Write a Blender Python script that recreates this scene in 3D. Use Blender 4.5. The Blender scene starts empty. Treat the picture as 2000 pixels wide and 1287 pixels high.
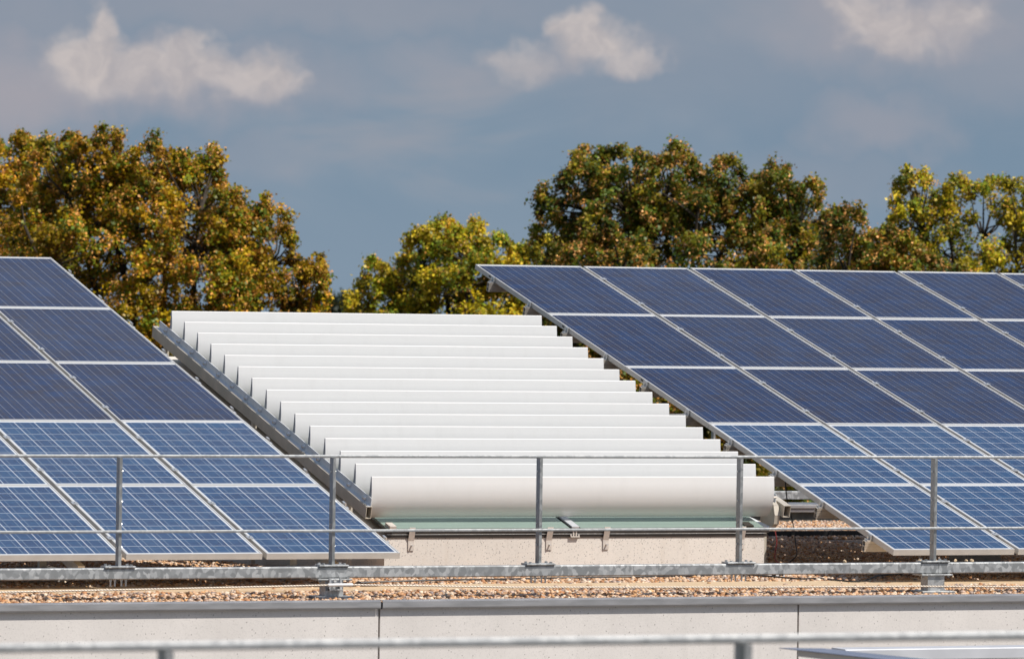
import bpy, math, random
import numpy as np
from mathutils import Vector, Matrix

SC = bpy.context.scene
COL = SC.collection
rng = np.random.default_rng(7)
random.seed(7)

# ------------------------------------------------------------------ camera
YAW, PITCH, ROLL = 0.3909, -0.0075, 0.0144
CAM = Vector((-17.266, -34.651, 1.8353))
fwd = Vector((math.sin(YAW) * math.cos(PITCH), math.cos(YAW) * math.cos(PITCH), math.sin(PITCH)))
rt = Vector((math.cos(YAW), -math.sin(YAW), 0))
up = rt.cross(fwd)
r2 = rt * math.cos(ROLL) + up * math.sin(ROLL)
u2 = -rt * math.sin(ROLL) + up * math.cos(ROLL)
cd = bpy.data.cameras.new("camera")
cam = bpy.data.objects.new("camera", cd)
COL.objects.link(cam)
cam.matrix_world = Matrix(((r2.x, u2.x, -fwd.x, CAM.x), (r2.y, u2.y, -fwd.y, CAM.y), (r2.z, u2.z, -fwd.z, CAM.z), (0, 0, 0, 1)))
cd.sensor_width = 36.0
cd.lens = 10.4784 * 18.0
cd.clip_start, cd.clip_end = 0.5, 20000
cd.dof.use_dof = True
cd.dof.focus_distance = 38.5
cd.dof.aperture_fstop = 8.5
SC.camera = cam
FH = Vector((math.sin(YAW), math.cos(YAW), 0))       # horizontal view direction
RH = rt

# ------------------------------------------------------------------ light
SUN_DIR = Vector((0.46, -0.62, 1.0)).normalized()     # towards the sun
SUN_EL = math.asin(SUN_DIR.z)
SUN_ROT = math.atan2(SUN_DIR.x, SUN_DIR.y)
sl = bpy.data.lights.new("sun", 'SUN')
sl.energy = 4.5
sl.angle = math.radians(0.5)
sl.color = (1.0, 0.945, 0.87)
so = bpy.data.objects.new("sun", sl)
COL.objects.link(so)
so.rotation_euler = SUN_DIR.to_track_quat('Z', 'Y').to_euler()
so.location = (10, -20, 30)

SC.view_settings.view_transform = 'Standard'
SC.view_settings.look = 'None'
SC.view_settings.exposure = 0.10
SC.view_settings.gamma = 1.0
SC.render.engine = 'CYCLES'
SC.cycles.max_bounces = 6
SC.cycles.transparent_max_bounces = 8
SC.cycles.use_denoising = True


# ------------------------------------------------------------------ node helper
class NT:
    def __init__(s, tree):
        s.t = tree
        s.n, s.l = tree.nodes, tree.links

    def new(s, kind, **kw):
        n = s.n.new(kind)
        for k, v in kw.items():
            setattr(n, k, v)
        return n

    def put(s, sock, v):
        if isinstance(v, bpy.types.NodeSocket):
            s.l.new(v, sock)
        else:
            if hasattr(sock.default_value, '__len__') and not isinstance(v, (tuple, list)):
                v = (v,) * len(sock.default_value)
            if hasattr(sock.default_value, '__len__') and len(sock.default_value) == 4 and len(v) == 3:
                v = tuple(v) + (1,)
            sock.default_value = v

    def m(s, op, a, b=0.0, c=0.0, clamp=False):
        n = s.new('ShaderNodeMath', operation=op, use_clamp=clamp)
        for i, v in enumerate((a, b, c)):
            s.put(n.inputs[i], v)
        return n.outputs[0]

    def vm(s, op, a, b=(0, 0, 0)):
        n = s.new('ShaderNodeVectorMath', operation=op)
        s.put(n.inputs[0], a)
        if op == 'SCALE':
            s.put(n.inputs['Scale'], b)
        else:
            s.put(n.inputs[1], b)
        return n.outputs['Value'] if op in ('DOT_PRODUCT', 'LENGTH', 'DISTANCE') else n.outputs['Vector']

    def mix(s, f, a, b, mode='MIX'):
        n = s.new('ShaderNodeMix', data_type='RGBA', blend_type=mode)
        s.put(n.inputs[0], f)
        s.put(n.inputs[6], a)
        s.put(n.inputs[7], b)
        return n.outputs[2]

    def ss(s, v, lo, hi, a=0.0, b=1.0):
        n = s.new('ShaderNodeMapRange', interpolation_type='SMOOTHSTEP')
        for i, x in enumerate((v, lo, hi, a, b)):
            s.put(n.inputs[i], x)
        return n.outputs[0]

    def lin(s, v, lo, hi, a=0.0, b=1.0):
        n = s.new('ShaderNodeMapRange')
        for i, x in enumerate((v, lo, hi, a, b)):
            s.put(n.inputs[i], x)
        return n.outputs[0]

    def noise(s, vec, scale, detail=3, rough=0.55, dim='3D', dist=0.0):
        n = s.new('ShaderNodeTexNoise', noise_dimensions=dim)
        s.put(n.inputs['Vector'], vec)
        n.inputs['Scale'].default_value = scale
        n.inputs['Detail'].default_value = detail
        n.inputs['Roughness'].default_value = rough
        n.inputs['Distortion'].default_value = dist
        return n.outputs['Fac']

    def vor(s, vec, scale, feature='F1', out='Distance'):
        n = s.new('ShaderNodeTexVoronoi', feature=feature)
        s.put(n.inputs['Vector'], vec)
        n.inputs['Scale'].default_value = scale
        return n.outputs[out]

    def sep(s, v):
        n = s.new('ShaderNodeSeparateXYZ')
        s.put(n.inputs[0], v)
        return n.outputs

    def comb(s, x, y, z=0.0):
        n = s.new('ShaderNodeCombineXYZ')
        for i, v in enumerate((x, y, z)):
            s.put(n.inputs[i], v)
        return n.outputs[0]

    def ramp(s, f, stops):
        n = s.new('ShaderNodeValToRGB')
        s.put(n.inputs[0], f)
        e = n.color_ramp.elements
        while len(e) < len(stops):
            e.new(0.5)
        for i, (p, c) in enumerate(stops):
            e[i].position = p
            e[i].color = tuple(c) + (1,) if len(c) == 3 else c
        return n.outputs[0]


# ------------------------------------------------------------------ world: Nishita sky, low haze bank, cumulus
W = bpy.data.worlds.new("World")
SC.world = W
W.use_nodes = True
W.node_tree.nodes.clear()
w = NT(W.node_tree)
sky = w.new('ShaderNodeTexSky', sky_type='NISHITA', sun_disc=False)
sky.sun_elevation, sky.sun_rotation = SUN_EL, SUN_ROT
sky.altitude, sky.air_density, sky.dust_density, sky.ozone_density = 200, 1.0, 1.2, 1.0
tc = w.new('ShaderNodeTexCoord')
D = tc.outputs['Generated']
dz = w.sep(D)[2]
df = w.m('MAXIMUM', w.vm('DOT_PRODUCT', D, tuple(FH)), 0.08)
U = w.m('MULTIPLY', w.m('DIVIDE', w.vm('DOT_PRODUCT', D, tuple(RH)), df), 100.0)
V = w.m('MULTIPLY', w.m('DIVIDE', dz, df), 100.0)
UV = w.comb(U, V, 0.0)
SKY_K = 0.10
base = w.vm('SCALE', sky.outputs[0], SKY_K)
# distant overcast veil near the horizon, thin and broken
veil_n = w.noise(w.comb(w.m('MULTIPLY', U, 0.18), w.m('MULTIPLY', V, 0.42), 3.0), 1.0, 4, 0.5, dist=0.6)
veil_col = w.ramp(w.ss(veil_n, 0.40, 0.74), [(0.0, (0.165, 0.246, 0.340)), (0.5, (0.200, 0.270, 0.355)), (1.0, (0.280, 0.305, 0.362))])
low_col = w.mix(w.ss(V, 3.4, 0.0), veil_col, (0.205, 0.280, 0.366))
top_pink = w.m('MULTIPLY', w.ss(V, 3.0, 5.6), 0.45)
low_col = w.mix(top_pink, low_col, (0.250, 0.272, 0.332))
veil_f = w.ss(dz, 0.55, 0.03, 0.30, 0.97)
col = w.mix(veil_f, base, low_col)


def px(x, y):
    return ((x - 1000) / 104.78, (566.3 + (x - 1000) * 0.0144 - y) / 104.78)


wob = w.noise(UV, 1.15, 3, 0.5)
wob2 = w.noise(w.vm('ADD', UV, (7.3, 2.1, 4.0)), 1.15, 3, 0.5)
UVw = w.vm('ADD', UV, w.comb(w.m('MULTIPLY', w.m('SUBTRACT', wob, 0.5), 1.5), w.m('MULTIPLY', w.m('SUBTRACT', wob2, 0.5), 1.2)))
fine = w.noise(UVw, 1.7, 4, 0.55)


def puffs(blobs, soft):
    out = None
    for (x, y, rx, ry, amp) in blobs:
        c = px(x, y)
        d = w.vm('SUBTRACT', UVw, (c[0], c[1], 0))
        d = w.vm('MULTIPLY', d, (104.78 / rx, 104.78 / ry, 0))
        dn = w.m('MAXIMUM', w.m('MULTIPLY', w.sep(d)[1], -1.0), 0.0)      # bases fade out softly
        v = w.ss(w.vm('LENGTH', d), 1.0 + soft, 1.0 - soft)
        v = w.m('MULTIPLY', v, w.ss(dn, 1.25, 0.0, amp * 0.35, amp))
        out = v if out is None else w.m('MAXIMUM', out, v)
    return out


soft_c = puffs([(20, 190, 190, 110, .92), (310, 165, 340, 85, .78), (560, 20, 520, 60, .34), (1760, 70, 260, 120, .75),
                (1710, 255, 150, 75, .60), (1180, 120, 170, 60, .45), (1930, 150, 180, 110, .40), (1350, 170, 300, 130, .22),
                (820, 140, 110, 50, .34), (1500, 60, 120, 70, .30), (470, 310, 120, 60, .30), (1600, 350, 200, 70, .25), (960, 120, 60, 30, .3), (60, 60, 120, 90, .35)], 0.75)
hard_c = puffs([(198, 92, 46, 60, .98), (205, 55, 34, 36, .96), (165, 130, 82, 58, .95), (235, 140, 80, 46, .80), (360, 125, 82, 50, .82), (372, 85, 34, 36, .75),
                (300, 150, 130, 40, .80), (440, 152, 110, 40, .78), (515, 150, 62, 44, .88), (560, 165, 42, 26, .66),
                (1122, 66, 48, 42, .95), (1160, 95, 70, 46, .92), (1230, 125, 70, 28, .72), (1005, 118, 62, 32, .50),
                (1690, 40, 62, 60, .85), (1760, 70, 90, 55, .82), (1860, 40, 70, 56, .72), (1640, 15, 40, 30, .6), (1710, 95, 60, 28, .7)], 0.50)
cl = w.m('MULTIPLY', hard_c, w.lin(fine, 0.25, 0.7, 0.70, 0.96), clamp=True)
cloud_lit = w.mix(w.ss(fine, 0.3, 0.72), (0.470, 0.425, 0.420), (0.575, 0.515, 0.492))
col = w.mix(w.m('MULTIPLY', soft_c, 0.92), col, (0.350, 0.335, 0.372))
col = w.mix(cl, col, cloud_lit)
bg = w.new('ShaderNodeBackground')
w.put(bg.inputs[0], col)
bg.inputs[1].default_value = 1.0
wo = w.new('ShaderNodeOutputWorld')
w.l.new(bg.outputs[0], wo.inputs[0])


# ------------------------------------------------------------------ materials
def mat(name):
    m = bpy.data.materials.new(name)
    m.use_nodes = True
    t = NT(m.node_tree)
    b = t.n['Principled BSDF']
    return m, t, b


def obj_co(t):
    return t.new('ShaderNodeTexCoord').outputs['Object']


def bump(t, b, h, strength=0.3, dist=0.01):
    n = t.new('ShaderNodeBump')
    n.inputs['Strength'].default_value = strength
    n.inputs['Distance'].default_value = dist
    t.put(n.inputs['Height'], h)
    t.l.new(n.outputs[0], b.inputs['Normal'])


def simple(name, c, rough=0.5, metal=0.0, var=0.08, scale=8.0, stretch=(1, 1, 1)):
    m, t, b = mat(name)
    v = t.vm('MULTIPLY', obj_co(t), stretch)
    n = t.noise(v, scale, 5, 0.6)
    a = tuple(x * (1 - var) for x in c)
    d = tuple(min(1, x * (1 + var)) for x in c)
    t.put(b.inputs['Base Color'], t.mix(t.ss(n, 0.3, 0.7), a, d))
    t.put(b.inputs['Roughness'], t.lin(n, 0.3, 0.7, max(0.05, rough - 0.06), rough + 0.06))
    b.inputs['Metallic'].default_value = metal
    return m


def galv(name, scale=40.0, lo=0.29, hi=0.52):
    m, t, b = mat(name)
    co = t.vm('MULTIPLY', obj_co(t), (1, 1, 0.75))
    nv = t.noise(co, 9, 3, 0.6)
    cw = t.vm('ADD', co, t.comb(t.m('MULTIPLY', t.m('SUBTRACT', nv, .5), .06), 0.0, t.m('MULTIPLY', t.m('SUBTRACT', nv, .5), .03)))
    v = t.new('ShaderNodeTexVoronoi')
    t.put(v.inputs['Vector'], cw)
    v.inputs['Scale'].default_value = scale
    g = t.sep(v.outputs['Color'])[0]
    big = t.noise(co, 2.6, 4, 0.6)
    f = t.m('ADD', t.m('MULTIPLY', t.ss(g, 0.15, 1.0), 0.7), t.m('MULTIPLY', big, 0.45))
    c = t.ramp(f, [(0.15, (lo, lo * 1.03, lo * 1.04)), (0.6, ((lo + hi) / 2, (lo + hi) / 2 * 1.03, (lo + hi) / 2 * 1.04)), (1.0, (hi, hi * 1.02, hi * 1.02))])
    t.put(b.inputs['Base Color'], c)
    b.inputs['Metallic'].default_value = 0.55
    t.put(b.inputs['Roughness'], t.lin(g, 0, 1, 0.36, 0.55))
    return m


def concrete(name, c, speck=0.45, stain=False):
    m, t, b = mat(name)
    co = obj_co(t)
    big = t.noise(co, 1.3, 5, 0.6)
    fine_ = t.noise(co, 95, 3, 0.7)
    cc = t.mix(t.ss(big, 0.3, 0.72), tuple(x * 0.93 for x in c), tuple(min(1, x * 1.05) for x in c))
    cc = t.mix(t.m('MULTIPLY', t.ss(fine_, 0.50, 0.72), 0.50), cc, tuple(x * 0.72 for x in c))
    for sc, lo, hi, k in ((32, 0.07, 0.15, 0.75), (62, 0.12, 0.26, .85)):
        vv = t.new('ShaderNodeTexVoronoi')
        t.put(vv.inputs['Vector'], t.vm('ADD', t.vm('MULTIPLY', co, (1, 1, 0.8)), t.vm('SCALE', t.comb(fine_, fine_, fine_), 0.012)))
        vv.inputs['Scale'].default_value = sc
        pick = t.ss(t.sep(vv.outputs['Color'])[1], 0.42, 0.62)
        sp = t.m('MULTIPLY', t.ss(vv.outputs['Distance'], hi, lo), pick)
        cc = t.mix(t.m('MULTIPLY', sp, speck * k), cc, (0.11, 0.095, 0.085))
    run = t.noise(t.vm('MULTIPLY', co, (3.2, 3.2, 0.35)), 2.4, 5, 0.65)
    cc = t.mix(t.m('MULTIPLY', t.ss(run, 0.50, 0.80), 0.16), cc, (0.40, 0.37, 0.33))
    if stain:
        st = t.noise(t.vm('MULTIPLY', co, (5.5, 5.5, 0.55)), 2.0, 4, 0.65)
        cc = t.mix(t.m('MULTIPLY', t.ss(st, 0.52, 0.8), 0.30), cc, (0.46, 0.37, 0.27))
        z = t.sep(co)[2]
    t.put(b.inputs['Base Color'], cc)
    b.inputs['Roughness'].default_value = 0.85
    bump(t, b, fine_, 0.25, 0.004)
    return m


def panel_mat(name, dense):
    """poly-silicon cells behind glass, 6 x 10 cells, in the module's own metres"""
    m, t, b = mat(name)
    co = obj_co(t)
    x, y, _ = t.sep(co)
    MX, MY = (0.024, 0.036) if not dense else (0.016, 0.036)
    CX, CY = (0.980 - 2 * MX) / 6, (1.671 - 2 * MY) / 10
    gx = t.m('DIVIDE', t.m('SUBTRACT', x, MX), CX)
    gy = t.m('DIVIDE', t.m('SUBTRACT', y, MY), CY)
    fx, fy = t.m('FRACT', gx), t.m('FRACT', gy)
    ix, iy = t.m('FLOOR', gx), t.m('FLOOR', gy)
    ex = t.m('MULTIPLY', t.m('MINIMUM', fx, t.m('SUBTRACT', 1.0, fx)), CX)
    ey = t.m('MULTIPLY', t.m('MINIMUM', fy, t.m('SUBTRACT', 1.0, fy)), CY)
    gap_x = t.m('LESS_THAN', ex, 0.0032)
    gap_y = t.m('LESS_THAN', ey, 0.0034 if not dense else 0.0030)
    bus = t.m('MAXIMUM', t.m('LESS_THAN', t.m('ABSOLUTE', t.m('SUBTRACT', fx, 0.25)), 0.013), t.m('LESS_THAN', t.m('ABSOLUTE', t.m('SUBTRACT', fx, 0.75)), 0.013))
    inside = t.m('MULTIPLY', t.m('MULTIPLY', t.m('GREATER_THAN', gx, 0.0), t.m('LESS_THAN', gx, 6.0)), t.m('MULTIPLY', t.m('GREATER_THAN', gy, 0.0), t.m('LESS_THAN', gy, 10.0)))
    oi = t.new('ShaderNodeObjectInfo')
    wn = t.new('ShaderNodeTexWhiteNoise', noise_dimensions='4D')
    t.put(wn.inputs['Vector'], t.comb(ix, iy, 0.0))
    t.put(wn.inputs['W'], t.m('MULTIPLY', oi.outputs['Random'], 57.0))
    cellr = wn.outputs['Value']
    off = t.comb(t.m('MULTIPLY', oi.outputs['Random'], 31.0), t.m('MULTIPLY', oi.outputs['Random'], 17.0), 0.0)
    vv = t.new('ShaderNodeTexVoronoi')
    t.put(vv.inputs['Vector'], t.vm('ADD', co, off))
    vv.inputs['Scale'].default_value = 46
    cry = t.sep(vv.outputs['Color'])[0]
    blot = t.noise(t.vm('MULTIPLY', t.vm('ADD', co, off), (1.0, 2.6, 1.0)), 3.2, 4, 0.6)
    f = t.m('ADD', t.m('MULTIPLY', cellr, 0.20), t.m('ADD', t.m('MULTIPLY', cry, 0.22), t.m('MULTIPLY', blot, 0.75)))
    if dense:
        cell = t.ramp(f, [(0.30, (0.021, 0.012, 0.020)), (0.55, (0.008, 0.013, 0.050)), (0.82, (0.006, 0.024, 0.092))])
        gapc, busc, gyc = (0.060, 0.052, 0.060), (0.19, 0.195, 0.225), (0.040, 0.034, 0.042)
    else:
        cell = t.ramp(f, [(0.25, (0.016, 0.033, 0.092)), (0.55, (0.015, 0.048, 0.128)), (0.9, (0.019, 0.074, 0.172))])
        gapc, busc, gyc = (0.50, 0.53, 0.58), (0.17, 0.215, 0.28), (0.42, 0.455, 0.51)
    c = t.mix(gap_y, cell, gyc)
    c = t.mix(bus, c, busc)
    c = t.mix(gap_x, c, gapc)
    c = t.mix(t.m('SUBTRACT', 1.0, inside), c, (0.66, 0.68, 0.70))
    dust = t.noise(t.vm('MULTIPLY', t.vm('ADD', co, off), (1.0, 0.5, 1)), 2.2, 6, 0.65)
    dust_glare_f = t.m('MULTIPLY', t.m('ADD', t.ss(dust, 0.3, 0.75), t.m('MULTIPLY', oi.outputs['Color'], 1.3)), 0.04 if dense else 0.05)  # dust noise, plus sky glare painted in through the object colour
    c = t.mix(dust_glare_f, c, (0.36, 0.38, 0.40))
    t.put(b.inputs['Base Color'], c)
    t.put(b.inputs['Roughness'], t.lin(dust, 0.3, 0.7, 0.09, 0.16))
    b.inputs['IOR'].default_value = 1.29 if dense else 1.34
    return m


M = {}
M['frame'] = simple('anodised_frame', (0.60, 0.59, 0.57), 0.42, 0.25, 0.05, 6)
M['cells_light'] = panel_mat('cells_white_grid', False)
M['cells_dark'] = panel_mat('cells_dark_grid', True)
M['alu'] = simple('mill_aluminium', (0.58, 0.54, 0.48), 0.38, 0.5, 0.10, 14)
M['clamp'] = simple('clamp_steel', (0.62, 0.63, 0.64), 0.3, 0.6, 0.08, 30)
M['galv'] = galv('galvanised_steel')
M['galv_dark'] = galv('galvanised_post', 40, 0.26, 0.38)
M['rail_bar'] = galv('galvanised_bar', 60, 0.38, 0.48)
M['white'] = None
M['wall'] = concrete('speckled_wall', (0.69, 0.65, 0.615), 0.85)
M['curb'] = concrete('speckled_curb', (0.72, 0.665, 0.60), 0.8, True)
M['coping'] = simple('coping_sheet', (0.40, 0.395, 0.40), 0.36, 0.55, 0.10, 5, (1, 1, 6))
M['tube'] = simple('brown_aluminium', (0.56, 0.51, 0.43), 0.42, 0.1, 0.14, 4)
M['flange'] = simple('grey_flange', (0.78, 0.80, 0.82), 0.40, 0.1, 0.08, 9)
M['bolt'] = simple('polished_bolt', (0.72, 0.71, 0.69), 0.25, 0.45, 0.1, 40)
M['endcap'] = simple('blade_end', (0.40, 0.41, 0.43), 0.5, 0.2, 0.1, 20)
M['dark'] = simple('dark_gasket', (0.045, 0.036, 0.030), 0.42, 0.1, 0.25, 18, (0.5, 1, 4))
M['black'] = simple('black_plastic', (0.018, 0.018, 0.019), 0.45, 0.0, 0.2, 20)
M['red'] = simple('red_cable', (0.22, 0.03, 0.03), 0.5, 0.0, 0.2, 20)
M['beige'] = simple('beige_bracket', (0.62, 0.56, 0.50), 0.5, 0.15, 0.05, 20)
M['whiteplast'] = simple('white_plastic', (0.72, 0.71, 0.69), 0.45, 0.0, 0.05, 20)
M['bitumen'] = simple('bitumen_flashing', (0.085, 0.092, 0.085), 0.8, 0.0, 0.25, 12)
M['block'] = simple('concrete_block', (0.36, 0.34, 0.31), 0.9, 0.0, 0.15, 14)
M['sand'] = simple('sand_strip', (0.58, 0.43, 0.27), 0.9, 0.0, 0.10, 22)
M['duct'] = simple('pale_duct', (0.58, 0.59, 0.62), 0.45, 0.2, 0.05, 4)
M['sheet'] = simple('near_sheet_top', (0.25, 0.27, 0.36), 0.28, 0.3, 0.12, 3)
M['bark'] = simple('bark', (0.05, 0.038, 0.026), 0.9, 0.0, 0.3, 6)
M['terrace'] = simple('terrace_bitumen', (0.22, 0.20, 0.18), 0.9, 0.0, 0.2, 2)

m, t, b = mat('blade_white')
co = obj_co(t)
stk = t.noise(t.vm('MULTIPLY', co, (0.35, 14, 14)), 3.0, 5, 0.6)
dirt = t.noise(t.vm('MULTIPLY', co, (4.0, 1.2, 1.2)), 2.2, 6, 0.7)
t.put(b.inputs['Base Color'], t.mix(t.m('MULTIPLY', t.ss(dirt, 0.45, 0.8), 0.30), (0.71, 0.707, 0.70), (0.62, 0.613, 0.60)))
t.put(b.inputs['Roughness'], t.lin(stk, 0.3, 0.7, 0.36, 0.50))
bump(t, b, stk, 0.05, 0.004)
M['white'] = m

m, t, b = mat('skylight_glass')
co = obj_co(t)
gn = t.noise(t.vm('MULTIPLY', co, (0.5, 3, 3)), 1.4, 4, 0.6)
t.put(b.inputs['Base Color'], t.mix(gn, (0.20, 0.27, 0.235), (0.31, 0.395, 0.355)))
b.inputs['Roughness'].default_value = 0.07
b.inputs['IOR'].default_value = 1.5
M['glass'] = m

m, t, b = mat('wire_rope')
co = obj_co(t)
xx, yy, zz = t.sep(co)
tw = t.m('FRACT', t.m('MULTIPLY', t.m('ADD', xx, t.m('MULTIPLY', zz, 2.0)), 45.0))
t.put(b.inputs['Base Color'], t.mix(t.ss(tw, 0.5, 0.75), (0.62, 0.55, 0.46), (0.14, 0.11, 0.09)))
b.inputs['Metallic'].default_value = 0.3
b.inputs['Roughness'].default_value = 0.45
M['rope'] = m

m, t, b = mat('pebble')
a = t.new('ShaderNodeAttribute', attribute_name='tint')
gn = t.noise(obj_co(t), 90, 4, 0.7)
t.put(b.inputs['Base Color'], t.mix(t.m('MULTIPLY', gn, 0.5), a.outputs['Color'], t.mix(0.5, a.outputs['Color'], (0.34, 0.21, 0.12))))
b.inputs['Roughness'].default_value = 0.62
M['pebble'] = m

m, t, b = mat('gravel_bed')
co = obj_co(t)
v1 = t.new('ShaderNodeTexVoronoi')
t.put(v1.inputs['Vector'], co)
v1.inputs['Scale'].default_value = 34
t.put(b.inputs['Base Color'], t.mix(t.ss(v1.outputs['Distance'], 0.2, 0.7), t.ramp(t.sep(v1.outputs['Color'])[0], [(0, (0.32, 0.20, 0.12)), (0.5, (0.46, 0.33, 0.22)), (1, (0.56, 0.46, 0.34))]), (0.16, 0.10, 0.065)))
b.inputs['Roughness'].default_value = 0.9
M['bed'] = m

m, t, b = mat('meadow')
co = obj_co(t)
n1 = t.noise(co, 0.02, 6, 0.6)
t.put(b.inputs['Base Color'], t.mix(t.ss(n1, 0.35, 0.65), (0.045, 0.065, 0.02), (0.09, 0.10, 0.035)))
b.inputs['Roughness'].default_value = 0.95
M['meadow'] = m

m, t, b = mat('leaf')
a = t.new('ShaderNodeAttribute', attribute_name='tint')
t.put(b.inputs['Base Color'], a.outputs['Color'])
b.inputs['Roughness'].default_value = 0.42
b.inputs['Specular IOR Level'].default_value = 0.25
tr = t.new('ShaderNodeBsdfTranslucent')
t.put(tr.inputs[0], t.mix(0.5, a.outputs['Color'], (0.26, 0.20, 0.008)))
ms = t.new('ShaderNodeMixShader')
ms.inputs[0].default_value = 0.30
t.l.new(b.outputs[0], ms.inputs[1])
t.l.new(tr.outputs[0], ms.inputs[2])
t.l.new(ms.outputs[0], t.n['Material Output'].inputs[0])
M['leaf'] = m


# ------------------------------------------------------------------ object helpers
def tag(o, label=None, cat=None, group=None, kind=None):
    for k, v in (('label', label), ('category', cat), ('group', group), ('kind', kind)):
        if v:
            o[k] = v
    return o


def empty(name, loc, label, cat, group=None):
    o = bpy.data.objects.new(name, None)
    o.empty_display_size = 0.2
    COL.objects.link(o)
    o.location = loc
    return tag(o, label, cat, group)


class MB:
    def __init__(s):
        s.v, s.f = [], []

    def add(s, vs, fs):
        k = len(s.v)
        s.v += [tuple(p) for p in vs]
        s.f += [tuple(i + k for i in f) for f in fs]
        return s

    def box(s, x0, x1, y0, y1, z0, z1, ch=0.0):
        if ch <= 0:
            vs = [(x, y, z) for z in (z0, z1) for y in (y0, y1) for x in (x0, x1)]
            return s.add(vs, [(0, 2, 3, 1), (4, 5, 7, 6), (0, 1, 5, 4), (2, 6, 7, 3), (0, 4, 6, 2), (1, 3, 7, 5)])
        prof = [(y0 + ch, z0), (y1 - ch, z0), (y1, z0 + ch), (y1, z1 - ch), (y1 - ch, z1), (y0 + ch, z1), (y0, z1 - ch), (y0, z0 + ch)]
        return s.prism(prof, x0, x1)

    def prism(s, prof, x0, x1, caps=True):
        """profile of (y, z), extruded along x"""
        n = len(prof)
        vs = [(x0, y, z) for y, z in prof] + [(x1, y, z) for y, z in prof]
        fs = [(i, (i + 1) % n, n + (i + 1) % n, n + i) for i in range(n)]
        if caps:
            fs += [tuple(range(n))[::-1], tuple(range(n, 2 * n))]
        return s.add(vs, fs)

    def obox(s, o, ax, ay, az, lx, ly, lz):
        """box from corner o along three axes"""
        o, ax, ay, az = Vector(o), Vector(ax) * lx, Vector(ay) * ly, Vector(az) * lz
        vs = [o + ax * i + ay * j + az * k for k in (0, 1) for j in (0, 1) for i in (0, 1)]
        return s.add(vs, [(0, 2, 3, 1), (4, 5, 7, 6), (0, 1, 5, 4), (2, 6, 7, 3), (0, 4, 6, 2), (1, 3, 7, 5)])

    def tube(s, pts, r, n=8, caps=True):
        pts = [Vector(p) for p in pts]
        rs = r if isinstance(r, (list, tuple)) else [r] * len(pts)
        k = len(s.v)
        ref = Vector((0, 0, 1))
        for i, p in enumerate(pts):
            d = (pts[min(i + 1, len(pts) - 1)] - pts[max(i - 1, 0)]).normalized()
            a = d.cross(ref if abs(d.z) < 0.9 else Vector((1, 0, 0))).normalized()
            c = d.cross(a)
            for j in range(n):
                th = 2 * math.pi * j / n
                s.v.append(tuple(p + (a * math.cos(th) + c * math.sin(th)) * rs[i]))
        for i in range(len(pts) - 1):
            for j in range(n):
                s.f.append((k + i * n + j, k + i * n + (j + 1) % n, k + (i + 1) * n + (j + 1) % n, k + (i + 1) * n + j))
        if caps:
            s.f.append(tuple(k + j for j in range(n))[::-1])
            s.f.append(tuple(k + (len(pts) - 1) * n + j for j in range(n)))
        return s

    def dome(s, c, axis, r, n=10, h=0.7):
        """a rounded bolt head sitting on c, pointing along axis"""
        axis = Vector(axis).normalized()
        return s.tube([Vector(c), Vector(c) + axis * r * h * .55, Vector(c) + axis * r * h * .9, Vector(c) + axis * r * h], [r, r * .95, r * .6, r * .12], n)

    def build(s, name, m, parent=None, smooth=False):
        base = Vector((0, 0, 0))
        p = parent
        while p is not None:
            base += p.location
            p = p.parent
        me = bpy.data.meshes.new(name)
        me.from_pydata([tuple(Vector(v) - base) for v in s.v], [], s.f)
        me.validate()
        if smooth:
            me.polygons.foreach_set('use_smooth', [True] * len(me.polygons))
            me.set_sharp_from_angle(angle=math.radians(38))
        me.materials.append(m)
        o = bpy.data.objects.new(name, me)
        COL.objects.link(o)
        if parent:
            o.parent = parent
        return o


def big_mesh(name, V3, faces, m, tint=None, parent=None, smooth=False):
    """V3: (n,3) array; faces: (k, q) index array"""
    me = bpy.data.meshes.new(name)
    nf, q = faces.shape
    me.vertices.add(len(V3))
    me.vertices.foreach_set('co', V3.astype(np.float32).ravel())
    me.loops.add(nf * q)
    me.loops.foreach_set('vertex_index', faces.astype(np.int32).ravel())
    me.polygons.add(nf)
    me.polygons.foreach_set('loop_start', np.arange(0, nf * q, q, dtype=np.int32))
    if smooth:
        me.polygons.foreach_set('use_smooth', np.ones(nf, dtype=bool))
    me.update(calc_edges=True)
    if tint is not None:
        a = me.attributes.new('tint', 'FLOAT_COLOR', 'POINT')
        a.data.foreach_set('color', np.concatenate([tint, np.ones((len(tint), 1))], 1).astype(np.float32).ravel())
    me.materials.append(m)
    o = bpy.data.objects.new(name, me)
    COL.objects.link(o)
    if parent:
        o.parent = parent
    return o


# ------------------------------------------------------------------ the ground, far land and lower roofs
GZ = -10.5
n = 48
vs, fs = [(0, 0, GZ)], []
for rr, R in enumerate((60, 300, 1500, 6000, 15000)):
    for k in range(n):
        vs.append((R * math.cos(2 * math.pi * k / n), R * math.sin(2 * math.pi * k / n), (GZ, GZ - 6, GZ - 30, GZ - 60, GZ - 90)[rr]))
for k in range(n):
    fs.append((0, 1 + k, 1 + (k + 1) % n))
    for rr in range(4):
        a_, b_ = 1 + rr * n + k, 1 + rr * n + (k + 1) % n
        fs.append((a_, a_ + n, b_ + n, b_))
tag(MB().add(vs, fs).build('ground', M['meadow']), kind='structure')

ZR = -0.245


def roof_z(y):
    y = np.asarray(y, float)
    return np.where(y < 1.3, ZR - 0.0065 * (1.3 - y), ZR - 0.0165 * (y - 1.3))


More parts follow.
